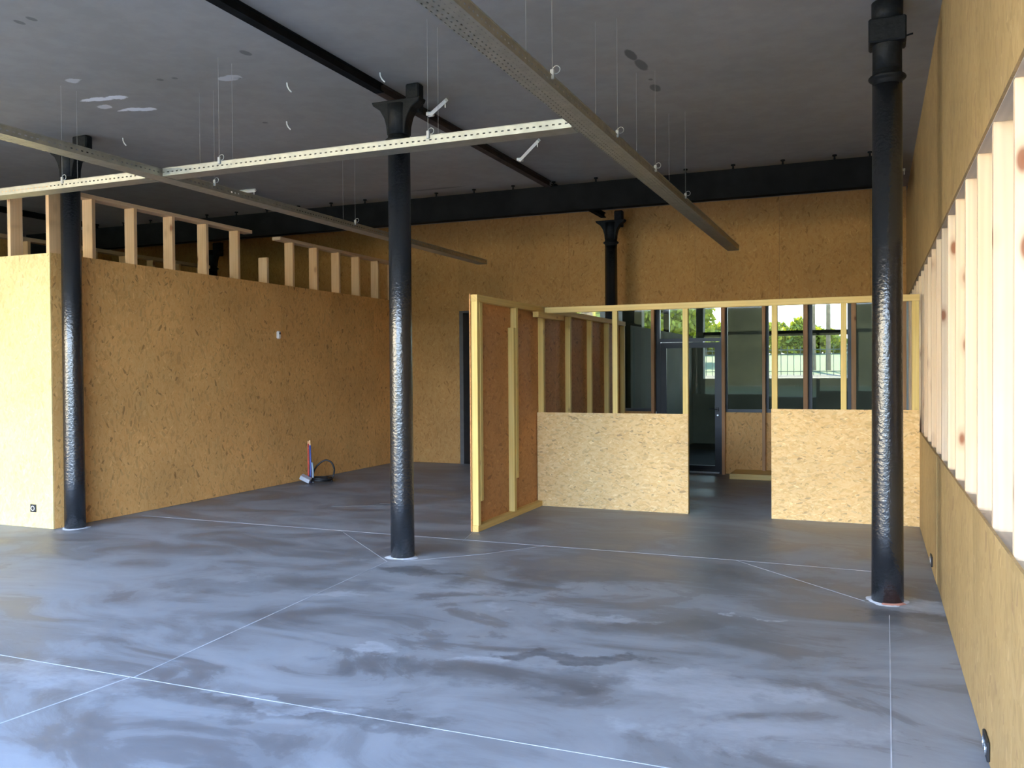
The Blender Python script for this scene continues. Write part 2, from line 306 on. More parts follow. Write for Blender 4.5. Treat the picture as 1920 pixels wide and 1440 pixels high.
# ---------------------------------------------------------------- geometry helpers
def tag(o, label, cat=None, group=None, kind=None):
    o['label'] = label
    if cat: o['category'] = cat
    if group: o['group'] = group
    if kind: o['kind'] = kind
    return o
def empty(name, loc, label=None, cat=None, group=None, kind=None):
    o = bpy.data.objects.new(name, None); o.empty_display_size = 0.1; C.objects.link(o); o.location = loc
    if label: tag(o, label, cat, group, kind)
    elif kind: o['kind'] = kind
    return o
def wloc(o):
    v = Vector(o.location)
    while o.parent: o = o.parent; v += o.location
    return v
def link(name, me, mat, loc, parent=None):
    o = bpy.data.objects.new(name, me); C.objects.link(o)
    me.materials.clear() if False else None
    if mat and not me.materials: me.materials.append(mat)
    if parent:
        o.parent = parent; o.location = Vector(loc) - wloc(parent)
    else: o.location = loc
    return o
def bm_box(bm, x0, x1, y0, y1, z0, z1, bev=0.0):
    r = bmesh.ops.create_cube(bm, size=1.0)
    for v in r['verts']:
        v.co.x = x0 if v.co.x < 0 else x1; v.co.y = y0 if v.co.y < 0 else y1; v.co.z = z0 if v.co.z < 0 else z1
    if bev:
        es = list({e for v in r['verts'] for e in v.link_edges})
        bmesh.ops.bevel(bm, geom=es, offset=bev, segments=1, affect='EDGES')
def mesh_of(bm, name, smooth=False):
    me = bpy.data.meshes.new(name); bm.to_mesh(me); bm.free()
    if smooth:
        for p in me.polygons: p.use_smooth = True
    return me
def box(name, x0, x1, y0, y1, z0, z1, mat, parent=None, bev=0.0, kind=None):
    cx, cy = (x0+x1)/2, (y0+y1)/2
    bm = bmesh.new(); bm_box(bm, x0-cx, x1-cx, y0-cy, y1-cy, 0, z1-z0, bev)
    o = link(name, mesh_of(bm, name), mat, (cx, cy, z0), parent)
    if kind: o['kind'] = kind
    return o
def ring_profile(bm, prof, seg=40, squash=None):
    """lathe around z; prof = [(r, z)]"""
    rings = []
    for r, z in prof:
        rings.append([bm.verts.new((r*math.cos(2*math.pi*k/seg), r*math.sin(2*math.pi*k/seg), z)) for k in range(seg)])
    for a, b in zip(rings, rings[1:]):
        for k in range(seg):
            bm.faces.new((a[k], a[(k+1) % seg], b[(k+1) % seg], b[k]))
    bm.faces.new(list(reversed(rings[0]))); bm.faces.new(rings[-1])
def tube(bm, pts, r, seg=8, cap=True):
    pts = [Vector(p) for p in pts]; rings = []
    up = Vector((0, 0, 1))
    for i, p in enumerate(pts):
        d = (pts[min(i+1, len(pts)-1)] - pts[max(i-1, 0)]).normalized()
        a = d.cross(up)
        if a.length < 0.05: a = d.cross(Vector((1, 0, 0)))
        a.normalize(); b2 = d.cross(a)
        rings.append([bm.verts.new(p + a*r*math.cos(2*math.pi*k/seg) + b2*r*math.sin(2*math.pi*k/seg)) for k in range(seg)])
    for a, b2 in zip(rings, rings[1:]):
        for k in range(seg): bm.faces.new((a[k], a[(k+1) % seg], b2[(k+1) % seg], b2[k]))
    if cap: bm.faces.new(list(reversed(rings[0]))); bm.faces.new(rings[-1])
def prism(bm, outline, y0, y1):
    """outline in xz extruded along y"""
    a = [bm.verts.new((x, y0, z)) for x, z in outline]; b = [bm.verts.new((x, y1, z)) for x, z in outline]
    bm.faces.new(a); bm.faces.new(list(reversed(b)))
    n = len(a)
    for k in range(n): bm.faces.new((a[(k+1) % n], a[k], b[k], b[(k+1) % n]))
def fixn(bm): bmesh.ops.recalc_face_normals(bm, faces=bm.faces)

ZC = 4.08; RX = 0.428; BY = 13.55; LX = -7.80; GY = 6.47

# ---------------------------------------------------------------- floor, ceiling
fl = box('floor', -14.6, 0.62, FY, BY, -0.25, 0.0, FLOOR, kind='structure'); fl['label'] = 'blue-grey polished concrete floor with milky stains'
def joint(p, q, wd=0.008, mat=None):
    p = Vector((*p, 0)); q = Vector((*q, 0)); d = (q-p).normalized(); n = Vector((-d.y, d.x, 0))*wd*0.33
    c = (p+q)/2; bm = bmesh.new(); k = 7; top = []
    for i in range(k+1):
        s = p.lerp(q, i/k) - c; f = 0.75 + 0.5*random.random()
        top.append((bm.verts.new(s - n*f), bm.verts.new(s + n*f)))
    for a, b in zip(top, top[1:]): bm.faces.new((a[0], b[0], b[1], a[1]))
    r = bmesh.ops.extrude_face_region(bm, geom=bm.faces[:])
    for v in r['geom']:
        if isinstance(v, bmesh.types.BMVert): v.co.z += 0.0012
    fixn(bm); link('saw_cut', mesh_of(bm, 'saw_cut'), mat or CUT, (c.x, c.y, 0.0), fl)
CUT = plain('saw_cut_filler', (0.42, 0.45, 0.50), 0.8, 0, 0.3, 3, 0.25)
joint((-14.4, 3.45), (0.40, 3.45), 0.008); joint((-7.6, 7.44), (-1.07, 7.44), 0.006); joint((-1.07, 7.44), (0.08, 7.40), 0.005)
joint((-4.99, 7.46), (-3.79, 6.36), 0.006); joint((-3.79, 6.36), (-3.60, 3.45), 0.014)
joint((-3.62, 3.44), (-3.85, 1.5), 0.014)
joint((-3.66, 6.42), (-3.15, 6.92), 0.008); joint((-3.15, 6.92), (-2.78, 7.43), 0.005); joint((-3.57, 7.36), (-3.68, 7.83), 0.006)
joint((-1.07, 7.44), (-0.06, 6.44), 0.009); joint((0.092, 6.12), (0.060, 3.45), 0.010); joint((0.060, 3.45), (0.05, -1.0), 0.010)
DK = plain('dark_mark', (0.10, 0.10, 0.10), 0.8)
bm = bmesh.new(); pts = []
for i in range(15):
    a = -1.9 + i/14*3.4; pts.append((0.42*math.cos(a)*0.7 + 0.16*math.sin(a), 0.10*math.sin(a)*1.8 + 0.10*math.cos(a), 0.001))
tube(bm, pts, 0.0035, 5); link('scratch_line', mesh_of(bm, 'scratch_line'), DK, (-5.72, 8.95, 0.0), fl)

ce = box('ceiling', -14.6, 0.62, FY, 13.10, ZC, ZC+0.25, CEIL, kind='structure')
box('ceiling_upstand', -14.6, 0.62, 13.0, BY+0.2, ZC+0.25, ZC+0.4, CEIL, kind='structure')['label'] = 'raised strip of ceiling along the back wall'; ce['label'] = 'grey painted plaster ceiling with scuffs and dark patches'

# ---------------------------------------------------------------- right wall: boards below and above, row of studs between
wr = empty('wall_right', (RX, 6, 0), 'right wall of board with a long row of open timber studs', kind='structure')
ys = [FY, -0.4, 0.85, 2.1, 3.35, 4.6, 5.85, 7.10, 8.35, 9.60, 10.85, 12.1, BY]
for a, b in zip(ys, ys[1:]):
    off = 0.004 if a >= 7.0 else 0.0
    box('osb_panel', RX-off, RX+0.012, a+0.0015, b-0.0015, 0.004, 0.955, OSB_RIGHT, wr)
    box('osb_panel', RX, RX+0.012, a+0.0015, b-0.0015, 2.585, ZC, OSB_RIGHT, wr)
box('sill_plate', RX+0.012, RX+0.19, FY, BY, 0.895, 0.940, PINE_G, wr)
box('top_plate', RX+0.012, RX+0.19, FY, BY, 2.58, 2.625, PINE_G, wr)
box('backing_board', RX+0.17, RX+0.182, FY, BY, 0.94, 2.58, OSB_RIGHT, wr)
box('masonry_core', RX+0.012, RX+0.19, FY, BY, 0.0, 0.895, DARKROOM, wr)
box('masonry_core', RX+0.012, RX+0.19, FY, BY, 2.625, ZC, DARKROOM, wr)
sy0 = 3.39; stud_me = None
for k in range(-3, 18):
    y = sy0 + 0.575*k + random.uniform(-0.012, 0.012)
    if k == 0: y = 3.392
    if k == 1: y = 3.97
    if y > BY-0.1: break
    box('stud', RX+0.014, RX+0.159, y, y+0.045, 0.94, 2.58, PINE_W, wr, 0.002)

# ---------------------------------------------------------------- back wall
wb = empty('wall_back', (-3, BY, 0), 'tall back wall of oriented strand board', kind='structure')
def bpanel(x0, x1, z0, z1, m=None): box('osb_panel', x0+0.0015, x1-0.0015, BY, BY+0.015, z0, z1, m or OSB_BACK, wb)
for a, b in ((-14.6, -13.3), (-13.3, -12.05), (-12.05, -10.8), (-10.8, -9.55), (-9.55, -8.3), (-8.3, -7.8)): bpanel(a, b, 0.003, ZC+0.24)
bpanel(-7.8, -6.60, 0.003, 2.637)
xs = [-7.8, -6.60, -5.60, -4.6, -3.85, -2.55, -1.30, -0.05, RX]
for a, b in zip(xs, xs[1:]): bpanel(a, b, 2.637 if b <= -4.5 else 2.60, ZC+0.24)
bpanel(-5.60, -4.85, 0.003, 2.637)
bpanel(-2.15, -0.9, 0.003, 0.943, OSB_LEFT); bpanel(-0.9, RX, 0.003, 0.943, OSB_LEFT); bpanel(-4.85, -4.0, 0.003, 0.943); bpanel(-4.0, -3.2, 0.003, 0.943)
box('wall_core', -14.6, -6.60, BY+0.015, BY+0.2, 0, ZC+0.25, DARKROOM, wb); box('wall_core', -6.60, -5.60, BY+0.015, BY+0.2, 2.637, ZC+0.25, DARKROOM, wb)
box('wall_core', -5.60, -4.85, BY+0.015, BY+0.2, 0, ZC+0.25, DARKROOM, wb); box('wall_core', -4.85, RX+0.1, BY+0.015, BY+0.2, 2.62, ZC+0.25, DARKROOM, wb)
for a, b in ((-4.85, -3.2), (-2.13, RX+0.1)): box('wall_core', a, b, BY+0.015, BY+0.12, 0, 0.94, DARKROOM, wb)
# brown uprights standing just in front of the glazing
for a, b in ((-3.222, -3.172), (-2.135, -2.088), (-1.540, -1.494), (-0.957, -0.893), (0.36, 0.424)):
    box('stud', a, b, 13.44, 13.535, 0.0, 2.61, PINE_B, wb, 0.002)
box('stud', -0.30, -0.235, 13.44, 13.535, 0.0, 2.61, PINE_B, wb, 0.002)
# dark doorway on the left of the back wall
d1 = empty('door_1', (-6.1, BY, 0), 'dark doorway in the back wall beside the timber frame', kind='structure')
box('door_reveal', -6.60, -6.53, BY+0.0, BY+0.30, 0, 2.637, GREYPLY, d1); box('door_reveal', -5.67, -5.60, BY+0.0, BY+0.30, 0, 2.637, GREYPLY, d1)
box('dark_backing', -6.53, -5.67, BY+0.24, BY+0.28, 0.02, 2.60, BLACKP, d1); box('door_head', -6.53, -5.67, BY, BY+0.3, 2.60, 2.637, GREYPLY, d1)  # black sheet in the opening stands in for the darkness beyond
box('threshold', -6.40, -5.70, BY+0.02, BY+0.20, 0.0, 0.018, CHROME, d1)
# glazed screen: window_1 left light, door_2, window_2..., frames of charcoal aluminium
G0, G1 = BY+0.03, BY+0.09
def glazed(name, x0, x1, z0, z1, label, fw=0.045, bars=(), trans=()):
    o = empty(name, ((x0+x1)/2, BY+0.06, z0), label, kind='structure')
    box('window_frame', x0, x0+fw, G0, G1, z0, z1, ALU, o); box('window_frame', x1-fw, x1, G0, G1, z0, z1, ALU, o)
    box('window_frame', x0+fw, x1-fw, G0, G1, z1-fw, z1, ALU, o); box('window_frame', x0+fw, x1-fw, G0, G1, z0, z0+fw, ALU, o)
    box('glass_pane', x0+fw, x1-fw, BY+0.057, BY+0.063, z0+fw, z1-fw, GLASS, o)
    return o
glazed('window_1', -4.85, -3.86, 0.943, 2.62, 'charcoal framed glass pane behind the side partition')
glazed('window_2', -3.86, -3.165, 0.943, 2.62, 'charcoal framed glass pane left of the glass door')
glazed('window_3', -2.112, -1.505, 0.943, 2.62, 'charcoal framed glass pane right of the glass door')
glazed('window_4', -1.505, -0.885, 0.943, 2.62, 'charcoal framed glass pane showing the fence outside, left one')
glazed('window_5', -0.885, -0.31, 0.943, 2.62, 'charcoal framed glass pane showing the fence outside, right one')
glazed('window_6', -0.31, RX, 0.943, 2.62, 'charcoal framed glass pane behind the near right column')
tw = glazed('window_7', -3.165, -2.112, 2.03, 2.62, 'transom light above the glass door', 0.055)
d2 = empty('door_2', (-2.64, BY+0.06, 0), 'charcoal framed glass door in the back wall', kind='structure')
box('door_frame', -3.165, -3.10, G0, G1, 0, 2.03, ALU, d2); box('door_frame', -2.185, -2.112, G0, G1, 0, 2.03, ALU, d2)
box('door_stile', -3.10, -3.01, G0+0.005, G1-0.01, 0.02, 2.02, ALU, d2); box('door_stile', -2.26, -2.185, G0+0.005, G1-0.01, 0.02, 2.02, ALU, d2)
box('door_rail', -3.01, -2.26, G0+0.005, G1-0.01, 1.935, 2.02, ALU, d2); box('door_rail', -3.01, -2.26, G0+0.005, G1-0.01, 0.02, 0.115, ALU, d2)
box('glass_pane', -3.01, -2.26, BY+0.057, BY+0.063, 0.115, 1.935, GLASS, d2)
bm = bmesh.new(); bm_box(bm, -0.022, 0.022, -0.022, 0, -0.03, 0.03, 0.004); tube(bm, [(0, -0.01, 0), (0, -0.05, 0), (-0.03, -0.055, 0.003), (-0.12, -0.055, 0.005)], 0.008, 8)
link('door_handle', mesh_of(bm, 'door_handle'), BLACKP, (-2.222, G0+0.004, 0.985), d2)
bm = bmesh.new(); tube(bm, [(0, 0, 0), (0, -0.02, 0)], 0.014, 12); link('lock_cylinder', mesh_of(bm, 'lock_cylinder'), CHROME, (-2.215, G0+0.005, 0.895), d2)
box('threshold', -3.08, -2.20, BY+0.005, BY+0.04, 0.0, 0.012, CHROME, d2)
tag(box('floor_plinth', -1.945, RX-0.01, 12.93, BY-0.003, 0.0, 0.078, PINE_YX, bev=0.002), 'low timber plinth along the foot of the back wall board', 'plinth')

# ---------------------------------------------------------------- left partition (side and front faces)
wl = empty('wall_left', (LX, 10, 0), 'long left partition of board with open studs on top', kind='structure')
yp = [GY, 7.73, 8.98, 10.23, 11.48, 12.73, BY]
for a, b in zip(yp, yp[1:]): box('osb_panel', LX-0.012, LX, a+0.0012, b-0.0012, 0.003, 2.846, OSB_LEFT, wl)
for i, b in enumerate([7.047, 7.627, 8.215, 8.793, 9.389, 9.985, 10.574, 11.17, 11.76, 12.335, 12.939, 13.50]):
    box('stud', LX-0.157, LX-0.012, b-0.045, b, 2.60, 3.205 if i == 5 else 3.49, PINE_L, wl, 0.002)
box('top_plate', LX-0.157, LX-0.012, GY+0.15, 9.64, 3.49, 3.535, PINE_LY, wl, 0.002)
box('top_plate', LX-0.157, LX-0.012, 10.25, 11.02, 3.49, 3.535, PINE_LY, wl, 0.002)
box('top_plate', LX-0.157, LX-0.012, 11.03, BY-0.01, 3.49, 3.535, PINE_LY, wl, 0.002)
box('partition_core', LX-0.157, LX-0.012, GY+0.2, BY, 0.0, 2.60, DARKROOM, wl)
wf = empty('wall_front_left', (-11, GY, 0), 'brightly lit board wall at the far left with open studs on top', kind='structure')
xp = [-14.6, -14.05, -12.8, -11.55, -10.30, -9.05, LX]
for a, b in zip(xp, xp[1:]): box('osb_panel', a+0.0012, b-0.0012, GY-0.012, GY, 0.003, 2.842, OSB_FRONT, wf)
for x in (-14.2, -13.6, -13.01, -12.42, -11.83, -11.24, -10.65, -10.06, -9.47, -8.95, -8.425):
    box('stud', x, x+0.045, GY, GY+0.145, 2.60, 3.49, PINE_L, wf, 0.002)
box('stud', -7.862, -7.815, GY, GY+0.145, 2.60, 3.49, PINE_L, wf, 0.002)
box('top_plate', -14.6, LX-0.012, GY, GY+0.145, 3.49, 3.535, PINE_L, wf)
box('partition_core', -14.6, LX-0.157, GY, GY+0.145, 0, 2.60, DARKROOM, wf)
# outer left wall and a partition deep in the room behind
box('sun_seal_right', 0.62, 0.8, FY-0.25, BY+0.2, -0.2, ZC+0.5, DARKROOM, kind='structure')['label'] = 'added unseen slab sealing sun leaks behind the right wall'  # unseen slab added to stop sun leaking in past the right wall
box('wall_outer_left', -14.75, -14.6, FY-0.25, BY+0.2, 0, ZC+0.5, OSB_LEFT, kind='structure')['label'] = 'outer left wall of the hall'
ip = empty('inner_partition', (-11.5, 10.5, 0), 'bare timber stud partition far behind the left wall', 'partition')
box('top_plate', -11.57, -11.43, 7.2, 12.9, 3.545, 3.60, PINE_LY, ip); box('bottom_plate', -11.57, -11.43, 7.2, 12.9, 0, 0.045, PINE_LY, ip)
for k in range(10): box('stud', -11.57, -11.43, 7.3+0.6*k, 7.345+0.6*k, 0.045, 3.545, PINE_L, ip)
box('osb_panel', -11.42, -11.405, 7.2, 12.9, 0.0, 3.3, OSB_LEFT, ip)

# ---------------------------------------------------------------- street facade behind the camera: low wall, posts, header
wfr = empty('wall_facade', (-7, FY, 0), 'street side wall behind the viewer', kind='structure')
box('parapet', -14.6, 0.62, FY-0.25, FY, 0, 0.70, DARKROOM, wfr); box('header', -14.6, 0.62, FY-0.25, FY, 3.95, ZC, DARKROOM, wfr)
for x in (-14.6, -11.65, -7.75): box('pier', x, x+0.10, FY-0.2, FY, 0.70, 3.95, DARKROOM, wfr)
box('tree_belt', -90, 70, -64, -60, -0.05, 7.6, plain('far_tree_belt', (0.09, 0.10, 0.055), 0.9, 0, 0.1, 0.6, 0.4), kind='structure')['label'] = 'distant green tree belt across the street behind the viewer'

# ---------------------------------------------------------------- columns
def column(x, y, label, name='cast_iron_column', neck=False, beam=False):
    t = empty(name, (x, y, 0), label, 'column', 'cast iron columns')
    bm = bmesh.new(); ring_profile(bm, [(0.103, 0.0), (0.101, 0.5), (0.098, 1.8), (0.095, 3.52)], 48)
    link('shaft', mesh_of(bm, 'shaft', True), PAINT, (x, y, 0), t)
    bm = bmesh.new(); prof = [(0.095 + 0.026*math.sin(math.pi*k/8), 3.545 + 0.05*k/8) for k in range(9)]
    ring_profile(bm, [(0.095, 3.515)] + prof + [(0.094, 3.62)], 48)
    link('collar_ring', mesh_of(bm, 'collar_ring', True), CAPPAINT, (x, y, 0), t)
    bm = bmesh.new()
    ro, ri = [], []
    for k in range(36):
        a = 2*math.pi*k/36; r = 0.135 + 0.018*math.sin(3*a+x) + random.uniform(-0.008, 0.008)
        ro.append(bm.verts.new((r*math.cos(a), r*math.sin(a), 0.0005))); ri.append(bm.verts.new((0.101*math.cos(a), 0.101*math.sin(a), 0.008)))
    for k in range(36): bm.faces.new((ro[k], ro[(k+1) % 36], ri[(k+1) % 36], ri[k]))
    link('grout_ring', mesh_of(bm, 'grout_ring', True), GROUT, (x, y, 0), t)
    bm = bmesh.new(); ring_profile(bm, [(0.094, 3.615), (0.093, 3.80), (0.098, 3.88)], 48)
    link('neck', mesh_of(bm, 'neck', True), CAPPAINT, (x, y, 0), t)
    if x > 0: return t
    # bracket: a plate that flares out on both sides into a head slab
    bm = bmesh.new()
    o = [(-0.085, 3.62), (-0.092, 3.70), (-0.112, 3.77), (-0.155, 3.84), (-0.222, 3.885), (-0.235, 3.915), (0.235, 3.915), (0.222, 3.885), (0.155, 3.84), (0.112, 3.77), (0.092, 3.70), (0.085, 3.62)]
    prism(bm, o, -0.06, 0.06); fixn(bm); bmesh.ops.bevel(bm, geom=[e for e in bm.edges], offset=0.006, segments=1, affect='EDGES')
    link('capital_bracket', mesh_of(bm, 'capital_bracket'), CAPPAINT, (x, y, 0), t)
    bm = bmesh.new(); bm_box(bm, -0.10, 0.10, -0.045, 0.045, 0, 0.255, 0.012); link('head_block', mesh_of(bm, 'head_block'), CAPPAINT, (x+(0.03 if not beam else 0.145), y+0.13, 3.82), t) if not beam else None
    if beam:
        bm2 = bmesh.new(); bm_box(bm2, -0.065, 0.065, -0.05, 0.05, 0, 0.255, 0.012); link('head_block', mesh_of(bm2, 'head_block'), CAPPAINT, (x+0.10, y+0.10, 3.82), t)
    else:
        pass
    return t
cL = column(-7.66, 6.60, 'black cast iron column at the corner of the left partition')
cM = column(-3.76, 6.57, 'black cast iron column standing alone left of the timber frame', beam=True)
cR = column(0.085, 6.49, 'black cast iron column close to the right wall')
c2 = column(-3.76, 13.1, 'distant black cast iron column rising behind the timber rail', beam=True)
c3 = column(-11.56, 13.1, 'distant black capital glimpsed between the studs on the left')
# square strap bands on the near right column
bm = bmesh.new(); bm_box(bm, -0.118, 0.118, -0.11, 0.11, 0, 0.16, 0.01); link('strap_box', mesh_of(bm, 'strap_box'), CAPPAINT, (0.085, 6.49, 3.79), cR)
bm = bmesh.new(); ring_profile(bm, [(0.100, 0.0), (0.100, 0.14)], 40); link('top_shaft', mesh_of(bm, 'top_shaft', True), CAPPAINT, (0.085, 6.49, 3.94), cR)
bm = bmesh.new(); tube(bm, [(0.11, 0, 0), (0.16, 0, 0.01)], 0.006, 6); link('bolt', mesh_of(bm, 'bolt'), CAPPAINT, (0.085, 6.49, 3.84), cR)
bm = bmesh.new(); bmv = []
for k in range(13):
    a = -1.9 + k/12*1.5; bmv.append((bm.verts.new((0.100*math.cos(a), 0.100*math.sin(a), 0.012)), bm.verts.new((0.128*math.cos(a), 0.128*math.sin(a), 0.003))))
for a, b in zip(bmv, bmv[1:]): bm.faces.new((a[0], b[0], b[1], a[1]))
link('rust_sealant', mesh_of(bm, 'rust_sealant'), GROUTR, (0.085, 6.49, 0), cR)

# ---------------------------------------------------------------- beams
def ibeam(name, x, y0, y1, label, mat):
    bm = bmesh.new(); L2 = y1-y0
    bm_box(bm, -0.045, 0.035, 0, L2, 0, 0.012); bm_box(bm, -0.010, 0.010, 0, L2, 0.012, 0.068); bm_box(bm, -0.035, 0.030, 0, L2, 0.068, 0.079)
    o = link(name, mesh_of(bm, name), mat, (x, y0, 4.0)); return tag(o, label, 'beam')
ibeam('steel_beam', -3.93, FY, 6.55, 'black steel beam under the ceiling running from the viewer to the middle column', STEEL)
ibeam('steel_beam', -3.93, 6.56, 10.78, 'rusty brown steel beam under the ceiling beyond the middle column', STEEL_R)
ibeam('steel_beam', -3.93, 10.96, 13.3, 'short steel beam end resting on the distant column capital', STEEL)
ibeam('steel_beam', -11.9, 6.7, 10.78, 'thin black steel beam seen above the studs at far left', STEEL)
cb = empty('cross_beam', (-6, 10.8, 3.68), 'deep black steel beam crossing the whole hall below the ceiling', 'beam')
bm = bmesh.new(); bm_box(bm, -13.6, 0.24, 0, 0.012, 0.012, 0.328); bm_box(bm, -13.6, 0.24, 0, 0.14, 0, 0.014); bm_box(bm, -13.6, 0.24, 0, 0.14, 0.326, 0.34); bm_box(bm, -13.6, 0.24, 0.128, 0.14, 0.014, 0.326)
link('beam_body', mesh_of(bm, 'beam_body'), STEEL, (0, 10.8, 3.68), cb)
bolt = bmesh.new(); ring_profile(bolt, [(0.014, 0), (0.010, 0.03), (0.010, 0.042), (0.026, 0.045), (0.026, 0.06)], 10); bolt = mesh_of(bolt, 'bolt')
for k in range(23): link('bolt', bolt, STEEL, (0.0 - 0.42 - 0.577*k + 0.577*0, 10.83, 4.02), cb)
link('bolt', bolt, STEEL, (-0.04, 10.83, 4.02), cb)

# ---------------------------------------------------------------- cable trays on wires
def tray(axis, a0, a1, c0, c1, z, label, wires):
    """axis 'y': runs along y between a0..a1, c0..c1 in x"""
    t = empty('cable_tray', ((c0+c1)/2, a0, z) if axis == 'y' else (a0, (c0+c1)/2, z), label, 'cable tray', 'perforated cable trays hung from the ceiling')
    h = 0.060; th = 0.002; W = c1-c0; Ln = a1-a0; bm = bmesh.new()
    def bb(l0, l1, w0, w1, z0, z1):
        if axis == 'y': bm_box(bm, w0, w1, l0, l1, z0, z1)
        else: bm_box(bm, l0, l1, w0, w1, z0, z1)
    bb(0, Ln, -W/2, W/2, 0, th); bb(0, Ln, -W/2, -W/2+th, th, h); bb(0, Ln, W/2-th, W/2, th, h)
    bb(0, Ln, -W/2-0.006, -W/2+th, h, h+0.003); bb(0, Ln, W/2-th, W/2+0.006, h, h+0.003)
    link('tray_channel', mesh_of(bm, 'tray_channel'), TRAY_Y if axis == 'y' else TRAY_X, tuple(wloc(t)), t)
    for (p, side) in wires:
        s = W/2+0.004 if side > 0 else -W/2-0.004
        base = ((c0+c1)/2+s, p, z+h) if axis == 'y' else (p, (c0+c1)/2+s, z+h)
        bm = bmesh.new(); tube(bm, [(0, 0, 0), (0, 0, ZC-0.004-z-h)], 0.0013, 4); wi = link('suspension_wire', mesh_of(bm, 'suspension_wire'), WIRE, base, t)
        if side > 0 or axis == 'x':
            bm = bmesh.new(); bm_box(bm, -0.012, 0.012, -0.008, 0.008, -0.02, 0.035, 0.003)
            rr = 0.022; tube(bm, [(0.024+rr*math.cos(a*math.pi/6), 0, 0.03+rr*math.sin(a*math.pi/6)) for a in range(12)] + [(0.024+rr, 0, 0.03)], 0.0025, 5, False)
            link('wire_clamp', mesh_of(bm, 'wire_clamp'), WIRE, base, wi)
    return t
tray('y', 0.2, 12.05, -1.825, -1.675, 3.20, 'long perforated cable tray hanging right of the middle column', [(p, s) for p in (2.6, 4.65, 7.16, 8.41, 6.0) for s in (-1, 1)])
tray('y', 0.2, 11.95, -5.50, -5.35, 3.20, 'long perforated cable tray hanging left of the middle column', [(p, s) for p in (6.1, 8.35) for s in (-1, 1)])
tray('x', -5.332, -1.838, 5.48, 5.63, 3.20, 'crosswise perforated cable tray in front of the middle column', [(-2.9, -1), (-2.9, 1), (-4.75, -1), (-4.75, 1)])
tray('x', -9.5, -5.52, 5.48, 5.63, 3.20, 'crosswise perforated cable tray in front of the left column', [(-6.45, -1), (-6.45, 1)])

# ---------------------------------------------------------------- small ceiling fittings
def bar(name, p, q, r, mat, label, cat, group=None):
    p = Vector(p); q = Vector(q); bm = bmesh.new(); d = q-p
    tube(bm, [(0, 0, 0), d], r, 4); tube(bm, [d*0.93, d*0.93+Vector((0, 0, -0.06))], 0.006, 5); bm_box(bm, -0.03, 0.03, -0.03, 0.03, -0.012, 0.02, 0.003)
    o = link(name, mesh_of(bm, name), mat, p); return tag(o, label, cat, group)
bar('ceiling_bracket', (-3.83, 7.28, 4.0), (-3.58, 7.12, 4.06), 0.022, WHITE, 'white metal bracket bar on the ceiling right behind the middle column', 'bracket', 'white ceiling bracket bars')
bar('ceiling_bracket', (-3.66, 9.10, 3.96), (-3.30, 8.75, 4.06), 0.022, WHITE, 'white metal bracket bar on the far end of the rusty beam', 'bracket', 'white ceiling bracket bars')
bar('ceiling_bracket', (-8.06, 9.54, 4.05), (-7.70, 9.58, 4.06), 0.024, WHITE, 'white metal bracket bar above the left cable tray', 'bracket', 'white ceiling bracket bars')
bar('ceiling_bracket', (0.22, 11.9, 4.05), (0.36, 11.9, 4.06), 0.016, WHITE, 'white metal bracket bar beside the near right column', 'bracket', 'white ceiling bracket bars')
def hook(p, label):
    bm = bmesh.new(); tube(bm, [(0, 0, 0), (0.004, 0, -0.03), (0.02, 0, -0.06), (0.045, 0, -0.085)], 0.006, 6); o = link('ceiling_hook', mesh_of(bm, 'ceiling_hook'), WHITE, p)
    tag(o, label, 'hook', 'white hooks in the ceiling')
hook((-4.64, 6.2, ZC), 'small white hook in the ceiling nearer the black beam, upper one'); hook((-5.36, 7.15, ZC), 'small white hook in the ceiling left of the middle column, lower one')
hook((-3.78, 6.30, ZC), 'small white hook just left of the middle column capital'); hook((-7.3, 6.95, ZC), 'small white hook beside the left column head block')

# ---------------------------------------------------------------- side partition (runs away from the viewer)
FP = empty('stud_partition', (-3.66, 7.84, 0), 'tall timber stud partition with brown board behind, running away from the viewer', 'partition')
X0, X1 = -3.693, -3.625
box('bottom_plate', X0, X1, 7.84, 9.648, 0, 0.062, PINE_YY, FP, 0.002); box('bottom_plate', X0, X1, 9.71, 13.42, 0, 0.062, PINE_YY, FP, 0.002)
box('top_plate', X0-0.004, X1+0.004, 7.84, 13.42, 2.292, 2.358, PINE_YY, FP, 0.002)
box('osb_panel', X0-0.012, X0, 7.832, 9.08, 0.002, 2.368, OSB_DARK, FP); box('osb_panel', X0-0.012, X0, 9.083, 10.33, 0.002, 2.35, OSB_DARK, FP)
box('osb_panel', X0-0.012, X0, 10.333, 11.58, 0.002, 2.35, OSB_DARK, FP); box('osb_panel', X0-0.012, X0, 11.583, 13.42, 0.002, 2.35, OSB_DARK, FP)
def dstud(y, za0, za1, zb0, zb1, w=0.06):
    box('stud', X0, X1, y, y+w, za0, za1, PINE_Y, FP, 0.002); box('stud', X0+0.004, X1+0.004, y+w+0.002, y+2*w+0.002, zb0, zb1, PINE_Y, FP, 0.002)
dstud(7.845, 0.062, 2.292, 0.30, 2.285); dstud(8.79, 0.062, 2.07, 0.42, 2.292)
for yb in (10.70, 11.62, 12.46, 13.34): box('stud', X0, X1, yb, yb+0.06, 0.062, 2.292, PINE_Y, FP, 0.002)
box('splice_block', X1+0.004, X1+0.075, 9.36, 10.25, 2.215, 2.278, PINE_YY, FP, 0.002)
box('stud', X0, X1, 9.712, 9.77, 0.062, 2.29, PINE_Y, FP, 0.002)

